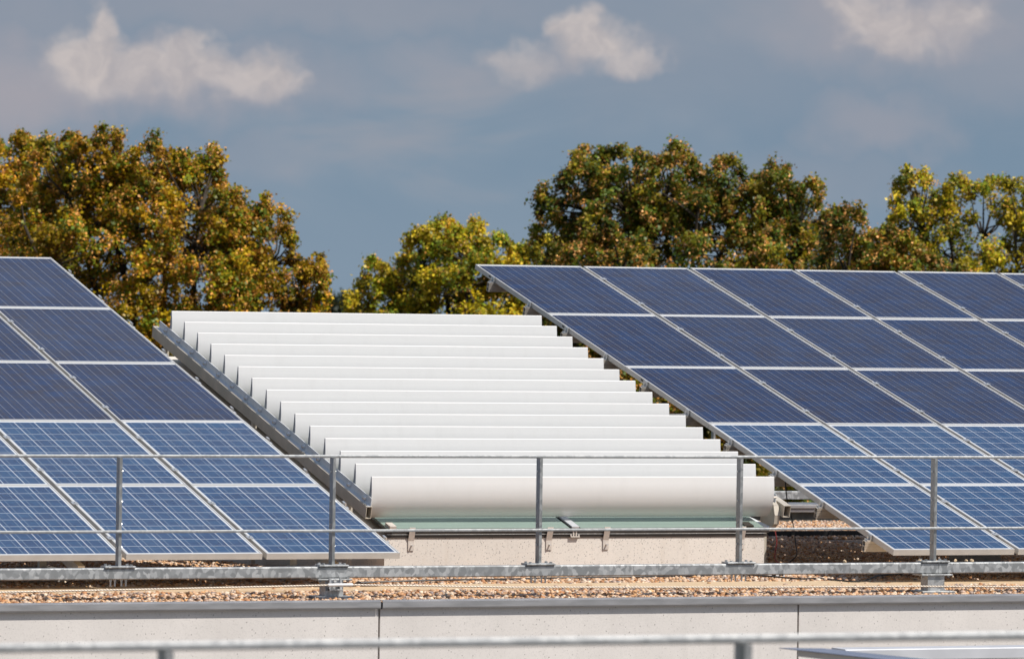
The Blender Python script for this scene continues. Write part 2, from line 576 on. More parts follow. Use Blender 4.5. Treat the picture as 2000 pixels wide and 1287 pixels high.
ed = MB()
ys = [-1.30, 1.3, 13.97]
for a_, b_ in zip(ys[:-1], ys[1:]):
    za, zb = float(roof_z(a_)) - 0.012, float(roof_z(b_)) - 0.012
    ed.add([(-16, a_, za), (16, a_, za), (16, b_, zb), (-16, b_, zb)], [(0, 1, 2, 3)])
tag(ed.build('gravel_roof', M['bed']), kind='structure')
tag(MB().box(-40, 30, -19.5, -1.60, -2.0, -1.8).build('lower_roof', M['terrace']), kind='structure')
tag(MB().box(-40, 0, -60, -20.5, -0.6, -0.10).build('near_roof', M['terrace']), kind='structure')

# ------------------------------------------------------------------ building: wall panels, copings, rear parapet
bld = empty('flat_roof_building', (-3, -1.4, -0.3), 'flat roofed building with speckled pale concrete wall panels and grey metal roof edge', 'building')
WY = -1.417
S1, S2 = -4.493, -1.417
JW = 0.007
for a_, b_ in ((-16, S1 - JW), (S1 + JW, S2 - JW), (S2 + JW, 16)):
    MB().box(a_, b_, WY, WY + 0.16, -1.8, -0.285).build('wall_panel', M['wall'], bld)
MB().box(-15.9, 15.9, WY + 0.05, WY + 0.15, -1.79, -0.29).build('joint_backing', M['block'], bld)
CZ = -0.236
for a_, b_ in ((-16, S1 - 0.004), (S1 + 0.010, 16)):
    c_ = MB()
    prof = [(-1.450, CZ - 0.057), (-1.446, CZ - 0.059), (-1.446, CZ - 0.012), (-1.440, CZ - 0.004), (-1.30, CZ - 0.012), (-1.30, CZ - 0.006), (-1.438, CZ), (-1.4555, CZ - 0.010), (-1.4560, CZ - 0.048), (-1.452, CZ - 0.052)]
    c_.prism(prof, a_, b_)
    c_.build('coping', M['coping'], bld)
MB().box(S1 - 0.0035, S1 + 0.0095, -1.444, -1.31, CZ - 0.060, CZ - 0.014).build('coping_joint', M['black'], bld)
MB().box(-16, 16, 14.0, 14.4, -10.4, -0.357).build('rear_parapet', M['bitumen'], bld)
rc = MB()
rc.box(-16, 16, 13.95, 14.45, -0.357, -0.325, 0.004).box(-16, 16, 13.93, 14.46, -0.318, -0.279, 0.005).box(-15.99, 15.99, 13.97, 14.4, -0.326, -0.317)
rc.build('rear_coping', M['coping'], bld)
MB().box(-15.9, 15.9, -1.22, 13.9, -10.4, -0.62).build('building_body', M['block'], bld)

# ------------------------------------------------------------------ gravel
def ico():
    ph = (1 + 5 ** .5) / 2
    v = np.array([(-1, ph, 0), (1, ph, 0), (-1, -ph, 0), (1, -ph, 0), (0, -1, ph), (0, 1, ph), (0, -1, -ph), (0, 1, -ph), (ph, 0, -1), (ph, 0, 1), (-ph, 0, -1), (-ph, 0, 1)], float)
    v /= np.linalg.norm(v[0])
    f = np.array([(0, 11, 5), (0, 5, 1), (0, 1, 7), (0, 7, 10), (0, 10, 11), (1, 5, 9), (5, 11, 4), (11, 10, 2), (10, 7, 6), (7, 1, 8), (3, 9, 4), (3, 4, 2), (3, 2, 6), (3, 6, 8), (3, 8, 9), (4, 9, 5), (2, 4, 11), (6, 2, 10), (8, 6, 7), (9, 8, 1)])
    return v, f


PEB = np.array([(0.50, 0.36, 0.22), (0.42, 0.26, 0.13), (0.34, 0.17, 0.07), (0.56, 0.46, 0.33), (0.62, 0.55, 0.44), (0.30, 0.25, 0.21), (0.44, 0.38, 0.32), (0.24, 0.14, 0.07), (0.52, 0.33, 0.15), (0.20, 0.19, 0.19)])
PW = np.array([.16, .13, .10, .17, .15, .06, .09, .05, .09, .03])


PEB = np.clip(PEB * np.array([1.28, 1.12, 1.08]), 0, 0.75)


def stones(x, y, z, r):
    N = len(x)
    tv, tf = ico()
    ax = rng.uniform(0.65, 1.25, (N, 3)) * r[:, None]
    ax[:, 2] *= 0.72
    V = tv[None] * rng.uniform(0.82, 1.15, (N, 12, 1)) * ax[:, None, :]
    a_ = rng.uniform(0, 2 * np.pi, N)
    tl = rng.normal(0, 0.35, N)
    c, s = np.cos(tl)[:, None], np.sin(tl)[:, None]
    V = np.stack([V[..., 0], c * V[..., 1] - s * V[..., 2], s * V[..., 1] + c * V[..., 2]], -1)
    c, s = np.cos(a_)[:, None], np.sin(a_)[:, None]
    V = np.stack([c * V[..., 0] - s * V[..., 1], s * V[..., 0] + c * V[..., 1], V[..., 2]], -1)
    V += np.stack([x, y, z], -1)[:, None, :]
    F = tf[None] + (np.arange(N) * 12)[:, None, None]
    T = PEB[rng.choice(len(PEB), N, p=PW / PW.sum())] * rng.uniform(0.75, 1.2, (N, 1))
    return V.reshape(-1, 3), F.reshape(-1, 3), np.repeat(T, 12, 0)


def scatter(x0, x1, y0, y1, dens, rmin, rmax):
    N = int((x1 - x0) * (y1 - y0) * dens)
    x, y = rng.uniform(x0, x1, N), rng.uniform(y0, y1, N)
    r = rng.uniform(rmin, rmax, N)
    return x, y, roof_z(y) + rng.uniform(-0.010, 0.012, N), r


parts = [scatter(-8.6, 1.6, -1.30, 1.55, 1250, 0.010, 0.023),
         scatter(-8.2, -3.6, 1.55, 5.2, 1000, 0.011, 0.02), scatter(-0.4, 3.4, 1.55, 9.0, 1000, 0.011, 0.02),
         scatter(1.0, 6.4, 9.0, 13.9, 800, 0.012, 0.021)]
X = np.concatenate([p_[0] for p_ in parts]); Y = np.concatenate([p_[1] for p_ in parts])
Zs = np.concatenate([p_[2] for p_ in parts]); Rr = np.concatenate([p_[3] for p_ in parts])
keep = ~((X > -3.41) & (X < -0.39) & (Y > 1.30))
yc_strip = 0.07 + 0.0 * X
keep &= ~((np.abs(Y - yc_strip) < 0.29 + 0.05 * np.sin(X * 3.1) * np.sin(X * 7.7)) & (rng.random(len(X)) < 0.96))
keep &= ~((np.abs(Y + 1.0) < 0.10) & ((np.abs(X + 4.68) < 0.12) | (np.abs(X + 0.18) < 0.12)))
X, Y, Zs, Rr = X[keep], Y[keep], Zs[keep], Rr[keep]
V_, F_, T_ = stones(X, Y, Zs, Rr)
tag(big_mesh('roof_gravel', V_, F_, M['pebble'], T_, smooth=True), kind='stuff')
# a few stray pebbles on the beam
tag(MB().box(-9, 5, -0.27, 0.39, ZR - 0.02, ZR + 0.004).build('sand_strip', M['sand']), 'narrow sandy coloured strip running through the gravel behind the wire rope', 'strip')

# ------------------------------------------------------------------ solar arrays
TILT = math.radians(14.134)
CT, ST = math.cos(TILT), math.sin(TILT)
UPV = Vector((0, CT, ST))
NRM = Vector((0, -ST, CT))
SP, WP, GAP = 1.6763, 1.012, 3.78
MW, ML, TH, FW = 0.980, 1.671, 0.042, 0.011


def module_meshes(kind):
    f = MB()
    f.box(0, MW, 0, FW, -TH, 0).box(0, MW, ML - FW, ML, -TH, 0)
    f.box(0, FW, FW, ML - FW, -TH, 0).box(MW - FW, MW, FW, ML - FW, -TH, 0)
    fo = f.build('frame', M['frame'])
    g = MB().box(FW, MW - FW, FW, ML - FW, -0.012, -0.0035)
    go = g.build('cell_sheet', M['cells_light' if kind == 'light' else 'cells_dark'])
    bo = MB().box(FW, MW - FW, FW, ML - FW, -0.018, -0.0125).build('backsheet', M['whiteplast'])
    return fo, go, bo


protos = {k: module_meshes(k) for k in ('light', 'dark')}
used = {'light': False, 'dark': False}
ROWN = ['bottom row', 'second row up', 'middle row', 'second row from top', 'top row']
CN = ['first', 'second', 'third', 'fourth', 'fifth', 'sixth', 'seventh']


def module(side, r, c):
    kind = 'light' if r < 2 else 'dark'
    x0 = c * WP + 0.012 if side == 'right' else -GAP - (c + 1) * WP + 0.012
    p_ = UPV * (r * SP) + Vector((x0, 0, 0)) + NRM * random.uniform(-0.0015, 0.0015)
    look = 'white-gridded blue solar panel' if kind == 'light' else 'dark violet solar panel'
    edge = 'left' if side == 'right' else 'right'
    lab = '%s in %s of %s array, %s from %s' % (look, ROWN[r], side, CN[c], edge)
    root = empty('solar_panel', p_, lab, 'solar panel', 'solar panels of the %s array' % side)
    root.rotation_euler = (TILT + random.uniform(-.0012, .0012), 0, random.uniform(-.0006, .0006))
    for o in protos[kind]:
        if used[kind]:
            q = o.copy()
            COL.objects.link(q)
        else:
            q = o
        q.parent = root
        if q.name.startswith('cell'):
            dust_glare = random.uniform(0.0, 0.35) + (0.9 if side == 'left' else 0.0)  # random dust per module; left array adds sky glare painted as grey
            q.color = (dust_glare, dust_glare, dust_glare, 1)
    used[kind] = True
    if side == 'right' and c == 0 and r in (2, 3, 4):
        st = MB().box(-0.0012, -0.0002, 1.30, 1.345, -0.026, -0.012).box(-0.0012, -0.0002, 1.26, 1.28, -0.022, -0.018)
        s_ = st.build('type_sticker', M['black'])
        s_.parent = root


VIS = {('left', 0): 4, ('left', 1): 4, ('left', 2): 3, ('left', 3): 3, ('left', 4): 2, ('right', 0): 3, ('right', 1): 4, ('right', 2): 5, ('right', 3): 6, ('right', 4): 7}
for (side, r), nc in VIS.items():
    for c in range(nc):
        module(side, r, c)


def mounting(side):
    xe = 0.0 if side == 'right' else -GAP
    sg = 1 if side == 'right' else -1
    root = empty('mounting_frame', (xe + sg * 2, 4, ZR), 'aluminium rails and legs carrying the %s solar array' % side, 'mounting frame')
    for r in range(5):
        nc = VIS[(side, r)]
        x0, x1 = (-0.045, nc * WP + .02) if side == 'right' else (-GAP - nc * WP - .02, -GAP + 0.03)
        for fr in (0.22, 0.72):
            s0 = (r + fr) * SP
            rl = MB()
            for k in range(2):            # two stacked channel profiles, each open at its end
                dn = -TH - 0.001 - k * 0.040
                o0 = UPV * (s0 - 0.022) + NRM * dn
                o0.x = x0
                rl.obox(o0 - NRM * 0.004, (1, 0, 0), UPV, NRM, x1 - x0, 0.044, 0.004)
                rl.obox(o0 - NRM * 0.038, (1, 0, 0), UPV, NRM, x1 - x0, 0.044, 0.004)
                rl.obox(o0 - NRM * 0.034, (1, 0, 0), UPV, NRM, x1 - x0, 0.004, 0.030)
                rl.obox(o0 - NRM * 0.034 + UPV * 0.040, (1, 0, 0), UPV, NRM, x1 - x0, 0.004, 0.030)
                rl.obox(o0 - NRM * 0.022, (1, 0, 0), UPV, NRM, x1 - x0, 0.0015, 0.004)
            ro = rl.build('mounting_rail', M['alu'], root)
            # end clamp at the free edge, mid clamps in the gaps
            for c in range(nc):
                xg = c * WP + 0.0 if side == 'right' else -GAP - c * WP + 0.006
                cm = MB()
                if c == 0:
                    a_ = xg - 0.030 if side == 'right' else xg - 0.004
                    cm.obox(Vector((a_, 0, 0)) + UPV * (s0 - .02) - NRM * (TH + .001), (1, 0, 0), UPV, NRM, 0.034, 0.05, 0.010)
                    cm.obox(Vector((a_ + (0.022 if side == 'right' else 0), 0, 0)) + UPV * (s0 - .02) - NRM * 0.032, (1, 0, 0), UPV, NRM, 0.010, 0.05, 0.035)
                    cm.obox(Vector((a_ + (.026 if side == 'right' else -.008), 0, 0)) + UPV * (s0 - .02) + NRM * 0.0022, (1, 0, 0), UPV, NRM, 0.014, 0.05, 0.004)
                    cm.tube([Vector((a_ + .012, 0, 0)) + UPV * (s0 + .005) - NRM * .032, Vector((a_ + .012, 0, 0)) + UPV * (s0 + .005) - NRM * 0.012], 0.006, 6)
                else:
                    cm.obox(Vector((xg - 0.016, 0, 0)) + UPV * (s0 - .03) + NRM * 0.0022, (1, 0, 0), UPV, NRM, 0.044, 0.06, 0.004)
                    cm.tube([Vector((xg + .006, 0, 0)) + UPV * s0 + NRM * .003, Vector((xg + .006, 0, 0)) + UPV * s0 + NRM * 0.013], 0.007, 6)
                cm.build('clamp', M['clamp'], ro)
    ncol = max(VIS[(side, r)] for r in range(5))
    k = 0
    xs = [2.2, 4.6, 6.2] if side == 'right' else [-GAP - 0.45, -GAP - 2.3]
    for xb in xs:
        nb = MB()
        top = -TH - 0.085
        lim = 5 * SP - 0.1
        rows = [r for r in range(5) if (side == 'right' and VIS[('right', r)] * WP > xb) or (side == 'left' and -GAP - VIS[('left', r)] * WP < xb)]
        s_lo, s_hi = 0.15 + min(rows) * SP, (max(rows) + 1) * SP - 0.25
        o0 = UPV * s_lo + NRM * (top - 0.08)
        o0.x = xb
        nb.obox(o0, (1, 0, 0), UPV, NRM, 0.05, s_hi - s_lo, 0.08)
        nb.build('inclined_beam', M['alu'], root)
        for s_ in ((s_lo + 0.12, s_lo + 2.9) if xb < 4 and side == 'right' else (s_lo + 0.9, s_hi - 0.25)):
            p_ = UPV * float(s_) + NRM * (top - 0.08)
            zb = float(roof_z(p_.y))
            if p_.z - zb > 0.12:
                MB().box(xb, xb + .05, p_.y - .025, p_.y + .025, zb + 0.10, p_.z + .01).build('leg', M['alu'], root)
            MB().box(xb - .12, xb + .17, p_.y - .16, p_.y + .16, zb - 0.01, max(zb + 0.02, min(zb + 0.10, p_.z - .003)), 0.008).build('ballast_block', M['block'], root)


mounting('right')
mounting('left')

# ------------------------------------------------------------------ skylight under the louvres
LX0, LX1 = -3.501, -0.3135
sk = empty('skylight', (-1.89, 1.6, ZR), 'green tinted sloping skylight on a speckled concrete curb under the white louvres', 'skylight')
CYF, CXL, CXR = 1.33, -3.405, -0.394
gl0 = Vector((0, 1.302, 0.106))          # front lower edge of the glass top


def glz(y):
    return gl0.z + (y - gl0.y) * ST / CT


L_G = 5.0
c_ = MB()
c_.prism([(CYF, -0.40), (6.3, -0.45), (6.3, glz(6.3) - 0.11), (CYF, 0.034)], CXL, CXR)
c_.build('curb', M['curb'], sk)
fr = MB()
fr.box(CXL - 0.005, CXR + 0.02, CYF - 0.008, CYF - 0.001, 0.0345, 0.058, 0.002)
fr.box(CXL - 0.005, CXR + 0.03, CYF - 0.013, CYF - 0.001, 0.061, 0.084, 0.003)
fr.obox((CXL, gl0.y + .02, glz(gl0.y + .02) - 0.022), (1, 0, 0), UPV, NRM, CXR - CXL, L_G - .1, 0.006)
fr.build('sill_frame', M['dark'], sk)
MB().box(CXL + 0.01, CXR, CYF - 0.016, CYF - 0.013, 0.059, 0.0625).build('sill_trim', M['bolt'], sk)
XB = -1.93
for a_, b_ in ((CXL + .01, XB - .045), (XB + .045, CXR - .02)):
    MB().obox(Vector((a_, gl0.y, gl0.z)) - NRM * 0.016, (1, 0, 0), UPV, NRM, b_ - a_, L_G, 0.016).build('glass_pane', M['glass'], sk)
MB().obox(Vector((XB - .028, gl0.y - .01, gl0.z - .003)) + NRM * 0.001, (1, 0, 0), UPV, NRM, 0.056, L_G, 0.012).build('glazing_bar', M['duct'], sk)
MB().obox(Vector((XB - .036, gl0.y, gl0.z)) - NRM * 0.008, (1, 0, 0), UPV, NRM, 0.006, L_G, 0.012).build('glazing_gasket', M['black'], sk)
gb = MB()
gb.box(XB + .01, XB + .020, 1.310, 1.318, 0.045, 0.086).box(XB - .012, XB - .002, 1.310, 1.318, 0.045, 0.086)
gb.box(XB - .035, XB + .040, 1.300, 1.329, 0.086, 0.096).box(XB - .03, XB + .040, 1.306, 1.329, 0.036, 0.045).box(XB - .032, XB - .022, 1.310, 1.318, 0.045, 0.058).box(XB + .03, XB + .04, 1.310, 1.318, 0.045, 0.058)
gb.build('bar_end_profile', M['beige'], sk)
for xb in (-3.226, -2.149, -1.698, -0.605):
    bm_ = MB()
    bm_.box(xb, xb + .045, 1.292, 1.296, 0.095, 0.112)
    bm_.add([(xb, 1.292, 0.095), (xb + .045, 1.292, 0.095), (xb + .045, 1.3215, 0.014), (xb, 1.3215, 0.014), (xb, 1.296, 0.0955), (xb + .045, 1.296, 0.0955), (xb + .045, 1.3255, 0.0145), (xb, 1.3255, 0.0145)],
            [(0, 1, 2, 3), (4, 7, 6, 5), (0, 4, 5, 1), (2, 6, 7, 3), (0, 3, 7, 4), (1, 5, 6, 2)])
    bm_.box(xb, xb + .045, 1.3215, 1.3260, -0.056, 0.014)
    bo = bm_.build('glass_bracket', M['beige'], sk)
    MB().tube([(xb + .026, 1.3215, -0.018), (xb + .026, 1.298, -0.018)], 0.006, 8).build('bracket_screw', M['bolt'], bo)
gc = MB()
gc.obox((-0.56, 1.30, glz(1.30)), (1, 0, 0), UPV, NRM, 0.065, 0.10, 0.012)
gc.build('glass_clip', M['dark'], sk)
gc = MB()
gc.obox((CXL + .02, 1.28, glz(1.28)), (1, 0, 0), UPV, NRM, 0.05, 0.10, 0.022)
gc.build('glass_clip', M['beige'], sk)

# ------------------------------------------------------------------ louvre shade: fifteen white aerofoil blades between two tubes
lv = empty('louvre_shade', (-1.9, 1.35, 0.2), 'sloping bank of fifteen white louvre blades between two metal side rails', 'louvres')
NB, PIT = 15, 4.648 / 14
PROF = [(0.0135, 0.2985), (0.0100, 0.2998), (0.0075, 0.2994), (0.0058, 0.2978), (0.0050, 0.2955), (0.0047, 0.2935), (0.0035, 0.275), (0.0005, 0.25), (-0.002, 0.21), (0.001, 0.165), (0.009, 0.125), (0.024, 0.085), (0.046, 0.050), (0.075, 0.022), (0.110, 0.002), (0.122, 0.000),
        (0.116, 0.010), (0.092, 0.045), (0.072, 0.090), (0.056, 0.140), (0.042, 0.190), (0.029, 0.240), (0.018, 0.290)]
LU = Vector((0, math.cos(math.radians(14.28)), math.sin(math.radians(14.28))))
LN = Vector((0, -LU.z, LU.y))
for i in range(NB):
    o0 = Vector((0, 1.35, 0.177)) + LU * (i * PIT)
    tw = random.uniform(-0.006, 0.006)
    pr = [(o0.y + y + z * tw, o0.z + z) for y, z in PROF]
    xl, xr = LX0 + random.uniform(-.002, .002), LX1 + random.uniform(-.002, .002)
    bl = MB().prism(pr, xl, xr, caps=False).build('blade', M['white'], lv, smooth=True)
    for xe, sgn in ((xl, -1), (xr, 1)):
        ec = MB()
        nP = len(pr)
        a_, b_ = (xe - .003, xe) if sgn < 0 else (xe, xe + .003)
        ec.prism(pr, a_ - (0.0 if sgn < 0 else -0.0002), b_ - (0.0002 if sgn < 0 else 0.0))
        ec.build('end_cap', M['endcap'] if sgn < 0 else M['white'], bl)
    pv = o0 + Vector((0, 0.028, 0.145))
    MB().tube([(xr + .003, pv.y, pv.z), (xr + .035, pv.y, pv.z)], 0.008, 8).build('pivot_pin', M['beige'], bl)


def hollow(mb, xa, xb, s0, s1, n0, n1, th=0.004):
    """open square tube along the slope; o at Y=1.35,Z=.174"""
    def bx(x0, x1, a, b):
        o = Vector((x0, 1.35, 0.174)) + LU * s0 + LN * a
        mb.obox(o, (1, 0, 0), LU, LN, x1 - x0, s1 - s0, b - a)
    bx(xa, xa + th, n0, n1)
    bx(xb - th, xb, n0, n1)
    bx(xa + th, xb - th, n0, n0 + th)
    bx(xa + th, xb - th, n1 - th, n1)


tl = MB()
hollow(tl, -3.5475, -3.4985 - .006, 0.0, 5.02, 0.0, 0.090)
rail = tl.build('side_rail', M['tube'], lv)
fl = MB()
o0 = Vector((-3.516, 1.352, 0.174)) + LN * 0.0905 + LU * 0.0
fl.obox(o0, (1, 0, 0), LU, LN, 0.004, 4.95, 0.062)
fl.obox(o0 + Vector((-0.022, 0, 0)), (1, 0, 0), LU, LN, 0.021, 4.95, 0.004)
fl.build('rail_flange', M['flange'], rail)
for i in range(NB):
    p_ = Vector((-3.5165, 1.352, 0.174)) + LN * 0.122 + LU * (0.115 + i * PIT)
    MB().dome(p_, (-1, 0, 0), 0.0175, 12, 1.5).build('rail_bolt', M['bolt'], rail, smooth=True)
    q_ = Vector((-3.534, 1.352, 0.174)) + LN * 0.0947 + LU * (0.03 + i * PIT)
    if i % 2 == 0:
        MB().obox(q_ - Vector((0.010, 0, 0)), (1, 0, 0), LU, LN, 0.012, 0.03, 0.003).build('rail_clip', M['clamp'], rail)
tr_ = MB()
hollow(tr_, -0.236, -0.180, 0.0, 5.02, 0.0, 0.090)
rr_ = tr_.build('side_rail', M['tube'], lv)
fl = MB()
fl.obox(Vector((-0.262, 1.45, 0.20)) + LN * 0.075, (1, 0, 0), LU, LN, 0.004, 4.85, 0.070)
fl.build('rail_flange', M['flange'], rr_)
# bent end arm at the lower right corner
arm = MB()
path = [(1.70, 0.345), (1.50, 0.318), (1.395, 0.262), (1.372, 0.19), (1.385, 0.125), (1.47, 0.075), (1.60, 0.065)]
for (a_, b_) in zip(path[:-1], path[1:]):
    d = Vector((0, b_[0] - a_[0], b_[1] - a_[1]))
    L = d.length
    d.normalize()
    nn = Vector((0, -d.z, d.y))
    arm.obox((-0.292, a_[0], a_[1]), (1, 0, 0), d, nn, 0.040, L + .002, 0.006)
arm.obox((-0.252, 1.44, 0.10), (1, 0, 0), (0, 1, 0), (0, 0, 1), 0.005, 0.22, 0.20)
arm.build('end_arm', M['tube'], rr_)
sp_ = MB().tube([(-0.44, 1.60, 0.165), (-0.30, 1.45, 0.085)], 0.022, 12)
sp_.build('drive_cylinder', M['flange'], rr_, smooth=True)
for xx_ in (-3.522, -0.208):
    for yy_ in (1.72, 3.8, 5.9):
        MB().box(xx_ - .015, xx_ + .015, yy_, yy_ + .05, float(roof_z(yy_)) - .02, 0.174 + (yy_ - 1.35) * LU.z / LU.y + .004).build('rail_support', M['tube'], lv)

# ------------------------------------------------------------------ railing in front of the arrays
rg = empty('safety_railing', (-3, -1, ZR), 'galvanised steel railing on a low box beam along the roof edge before the panels', 'railing')
bz0, bz1 = -0.112, -0.036
bmid = -0.155
for a_, b_ in ((-14, bmid - .001), (bmid + .001, 8)):
    MB().box(a_, b_, -1.04, -0.96, bz0, bz1, 0.007).build('base_beam', M['galv'], rg)
MB().box(-14, 8, -1.0105, -0.9895, 0.690, 0.7105, 0.006).build('top_rail', M['rail_bar'], rg)
MB().box(-14, 8, -1.052, -1.033, 0.195, 0.2135, 0.005).build('middle_rail', M['rail_bar'], rg)
PX = [-6.18 + 1.5 * i for i in range(-1, 8)]
for i, xp in enumerate(PX):
    p_ = MB()
    p_.box(xp - .010, xp + .010, -1.032, -0.968, bz1 + .012, 0.6895)
    po = p_.build('post', M['galv_dark'], rg)
    pl = MB().box(xp - .105, xp + .105, -1.055, -0.945, bz1 + .0005, bz1 + .013, 0.003)
    for (dx, dy) in ((-.075, -.042), (.075, -.042), (-.075, .042), (.075, .042)):
        pl.tube([(xp + dx, -1 + dy, bz1 + .013), (xp + dx, -1 + dy, bz1 + .024)], 0.010, 6)
    pl.build('foot_plate', M['galv'], po)
    for zb in (0.10, 0.25, 0.40, 0.60):
        MB().tube([(xp - .016, -1.0 + .004, zb), (xp + .022, -1.0 + .004, zb)], 0.0065, 6).build('post_bolt', M['bolt'], po)
    if i in (2, 5):
        lg = MB()
        lg.box(xp - .065, xp + .065, -1.055, -0.945, -0.232, -0.127)
        lg.box(xp - .12, xp + .12, -1.075, -0.925, -0.127, -0.1155, 0.003)
        lg.box(xp - .125, xp + .125, -1.10, -0.90, -0.2575, -0.232, 0.004)
        for dx in (-.1, .1):
            lg.tube([(xp + dx, -1.045, -0.138), (xp + dx, -1.045, -0.110)], 0.009, 6)
        lg.build('leg', M['galv'], rg)
    else:
        for dx in (-.052, -.022, .024, .054):
            MB().tube([(xp + dx, -1.0, bz0 - 0.001), (xp + dx, -1.0, bz0 - 0.012), (xp + dx, -1.0, bz0 - 0.0125), (xp + dx, -1.0, bz0 - 0.045)], [.0095, .0095, .0058, .0058], 8).build('hanging_bolt', M['clamp'], rg)

# rope of the fall protection and its holder
pts = [(-9.5, -1.15, -0.195), (-7.036, -1.15, -0.181), (-5.913, -1.15, -0.168), (-4.763, -1.15, -0.152), (-4.581, -1.15, -0.151), (-3.435, -1.15, -0.176), (-1.525, -1.15, -0.191), (-0.343, -1.15, -0.194), (0.462, -1.15, -0.203), (3, -1.15, -0.22)]
tag(MB().tube(pts, 0.0062, 8).build('wire_rope', M['rope'], smooth=True), 'twisted steel wire rope stretched low along the gravel in front of the beam', 'rope')
hd = empty('rope_holder', (-4.66, -1.10, -0.15), 'bright steel rope holder bolted to the short railing leg on the left', 'bracket')
q = MB()
q.box(-4.725, -4.635, -1.062, -1.0555, -0.145, -0.112).box(-4.725, -4.712, -1.085, -1.062, -0.195, -0.112).box(-4.648, -4.635, -1.085, -1.062, -0.195, -0.112)
q.box(-4.725, -4.635, -1.10, -1.062, -0.190, -0.182)
q.build('holder_body', M['clamp'], hd)
MB().tube([(-4.68, -1.062, -0.128), (-4.68, -1.075, -0.128)], 0.011, 6).build('holder_bolt', M['bolt'], hd)
MB().tube([(-4.76, -1.15, -0.1515), (-4.585, -1.15, -0.1505)], 0.011, 10).build('rope_sleeve', M['whiteplast'], hd, smooth=True)
MB().box(-4.70, -4.66, -1.15, -1.085, -0.162, -0.140).build('holder_arm', M['clamp'], hd)


for k, xs_ in enumerate((-0.86, -0.27, -0.15, 0.01, 0.09, 0.14)):
    pv_, pf_, _t = stones(np.array([xs_]), np.array([-0.985 + .01 * (k % 2)]), np.array([bz1 + 0.010]), np.array([0.0165]))
    pb = MB().add([tuple(q_) for q_ in pv_], [tuple(int(i_) for i_ in q_) for q_ in pf_]).build('pebble', M['sand'], smooth=True)
    tag(pb, 'tan pebble lying on top of the galvanised box beam right of the skylight', 'pebble', 'pebbles on the beam')


# ------------------------------------------------------------------ cables and small roof things
def spline(pts, k=6):
    P = [np.array(p_, float) for p_ in pts]
    P = [2 * P[0] - P[1]] + P + [2 * P[-1] - P[-2]]
    out = []
    for i in range(1, len(P) - 2):
        for t_ in np.linspace(0, 1, k, endpoint=False):
            a0, a1, a2, a3 = P[i - 1], P[i], P[i + 1], P[i + 2]
            out.append(.5 * ((2 * a1) + (-a0 + a2) * t_ + (2 * a0 - 5 * a1 + 4 * a2 - a3) * t_ ** 2 + (-a0 + 3 * a1 - 3 * a2 + a3) * t_ ** 3))
    out.append(P[-2])
    return [tuple(p_) for p_ in out]


bk = [(-3.94, 0.45), (-3.34, 0.5), (-2.68, 0.67), (-2.23, 0.8), (-1.65, 0.76), (-1.02, 0.98), (-0.78, 0.98), (-0.68, 0.70), (-0.56, 0.34), (-0.33, 0.52), (-0.2, 0.14), (0.24, 0.68), (0.56, 0.98), (0.9, 1.2)]
tag(MB().tube(spline([(x, y, ZR + 0.018 + .006 * math.sin(7 * x)) for x, y in bk]), 0.0062, 7).build('black_cable', M['black'], smooth=True), 'long wavy black cable lying on the gravel behind the beam', 'cable')
tag(MB().tube(spline([(-0.77, 0.87, ZR + .012), (-0.795, 0.87, ZR + .08), (-0.76, 0.88, ZR + .115), (-0.70, 0.86, ZR + .07), (-0.64, 0.80, ZR + .045), (-0.572, 0.757, ZR + .028)]), 0.005, 7).build('short_cable', M['black'], smooth=True), 'short looped black cable entering the white junction box', 'cable')
jb = empty('junction_box', (-0.5, 0.9, ZR), 'small white plastic junction box on the gravel under the beam', 'junction box')
MB().box(-0.61, -0.478, 0.79, 0.91, ZR + .006, ZR + .062, 0.006).build('box_body', M['whiteplast'], jb)
MB().box(-0.614, -0.474, 0.786, 0.914, ZR + .0625, ZR + .074, 0.004).build('box_lid', M['whiteplast'], jb)
for dx in (-0.572, -0.512):
    MB().tube([(dx, 0.789, ZR + .03), (dx, 0.760, ZR + .028)], 0.011, 8).build('cable_gland', M['black'], jb)

ct = empty('cable_tray', (1.5, 9.4, -0.39), 'long black slotted cable tray lying on the gravel behind the skylight', 'cable tray')
tb = MB()
zt = float(roof_z(9.4))
tb.box(0.5, 7.5, 9.36, 9.375, zt, zt + 0.055).box(0.5, 7.5, 9.50, 9.515, zt, zt + 0.055).box(0.5, 7.5, 9.376, 9.499, zt, zt + 0.01)
tb.build('tray', M['black'], ct)
for k in range(18):
    MB().box(0.6 + .38 * k, 0.63 + .38 * k, 9.354, 9.3595, zt + .005, zt + .05).build('tray_rib', M['bitumen'], ct)

tag(MB().tube(spline([(-0.17, 1.62, 0.06), (-0.165, 1.60, -0.02), (-0.175, 1.6, -0.09), (-0.185, 1.58, -0.15), (-0.15, 1.55, -0.19)]), 0.0045, 6).build('red_cable', M['red'], smooth=True), 'thin dark red cable hanging from the lower right end of the louvre rail', 'cable')
tag(MB().tube([(-0.15, 1.55, -0.185), (-0.125, 1.54, -0.225)], 0.011, 8).build('cable_plug', M['black'], smooth=True), 'black cable plug dangling at the end of the red cable', 'plug')
tag(MB().tube(spline([(0.04, 1.9, 0.42), (0.035, 1.85, 0.28), (0.04, 1.75, 0.10), (0.03, 1.68, -0.04), (0.0, 1.6, -0.12), (-0.08, 1.55, -0.17)]), 0.0045, 6).build('hanging_cable', M['black'], smooth=True), 'thin black cable hanging between louvre rail and right solar array', 'cable')

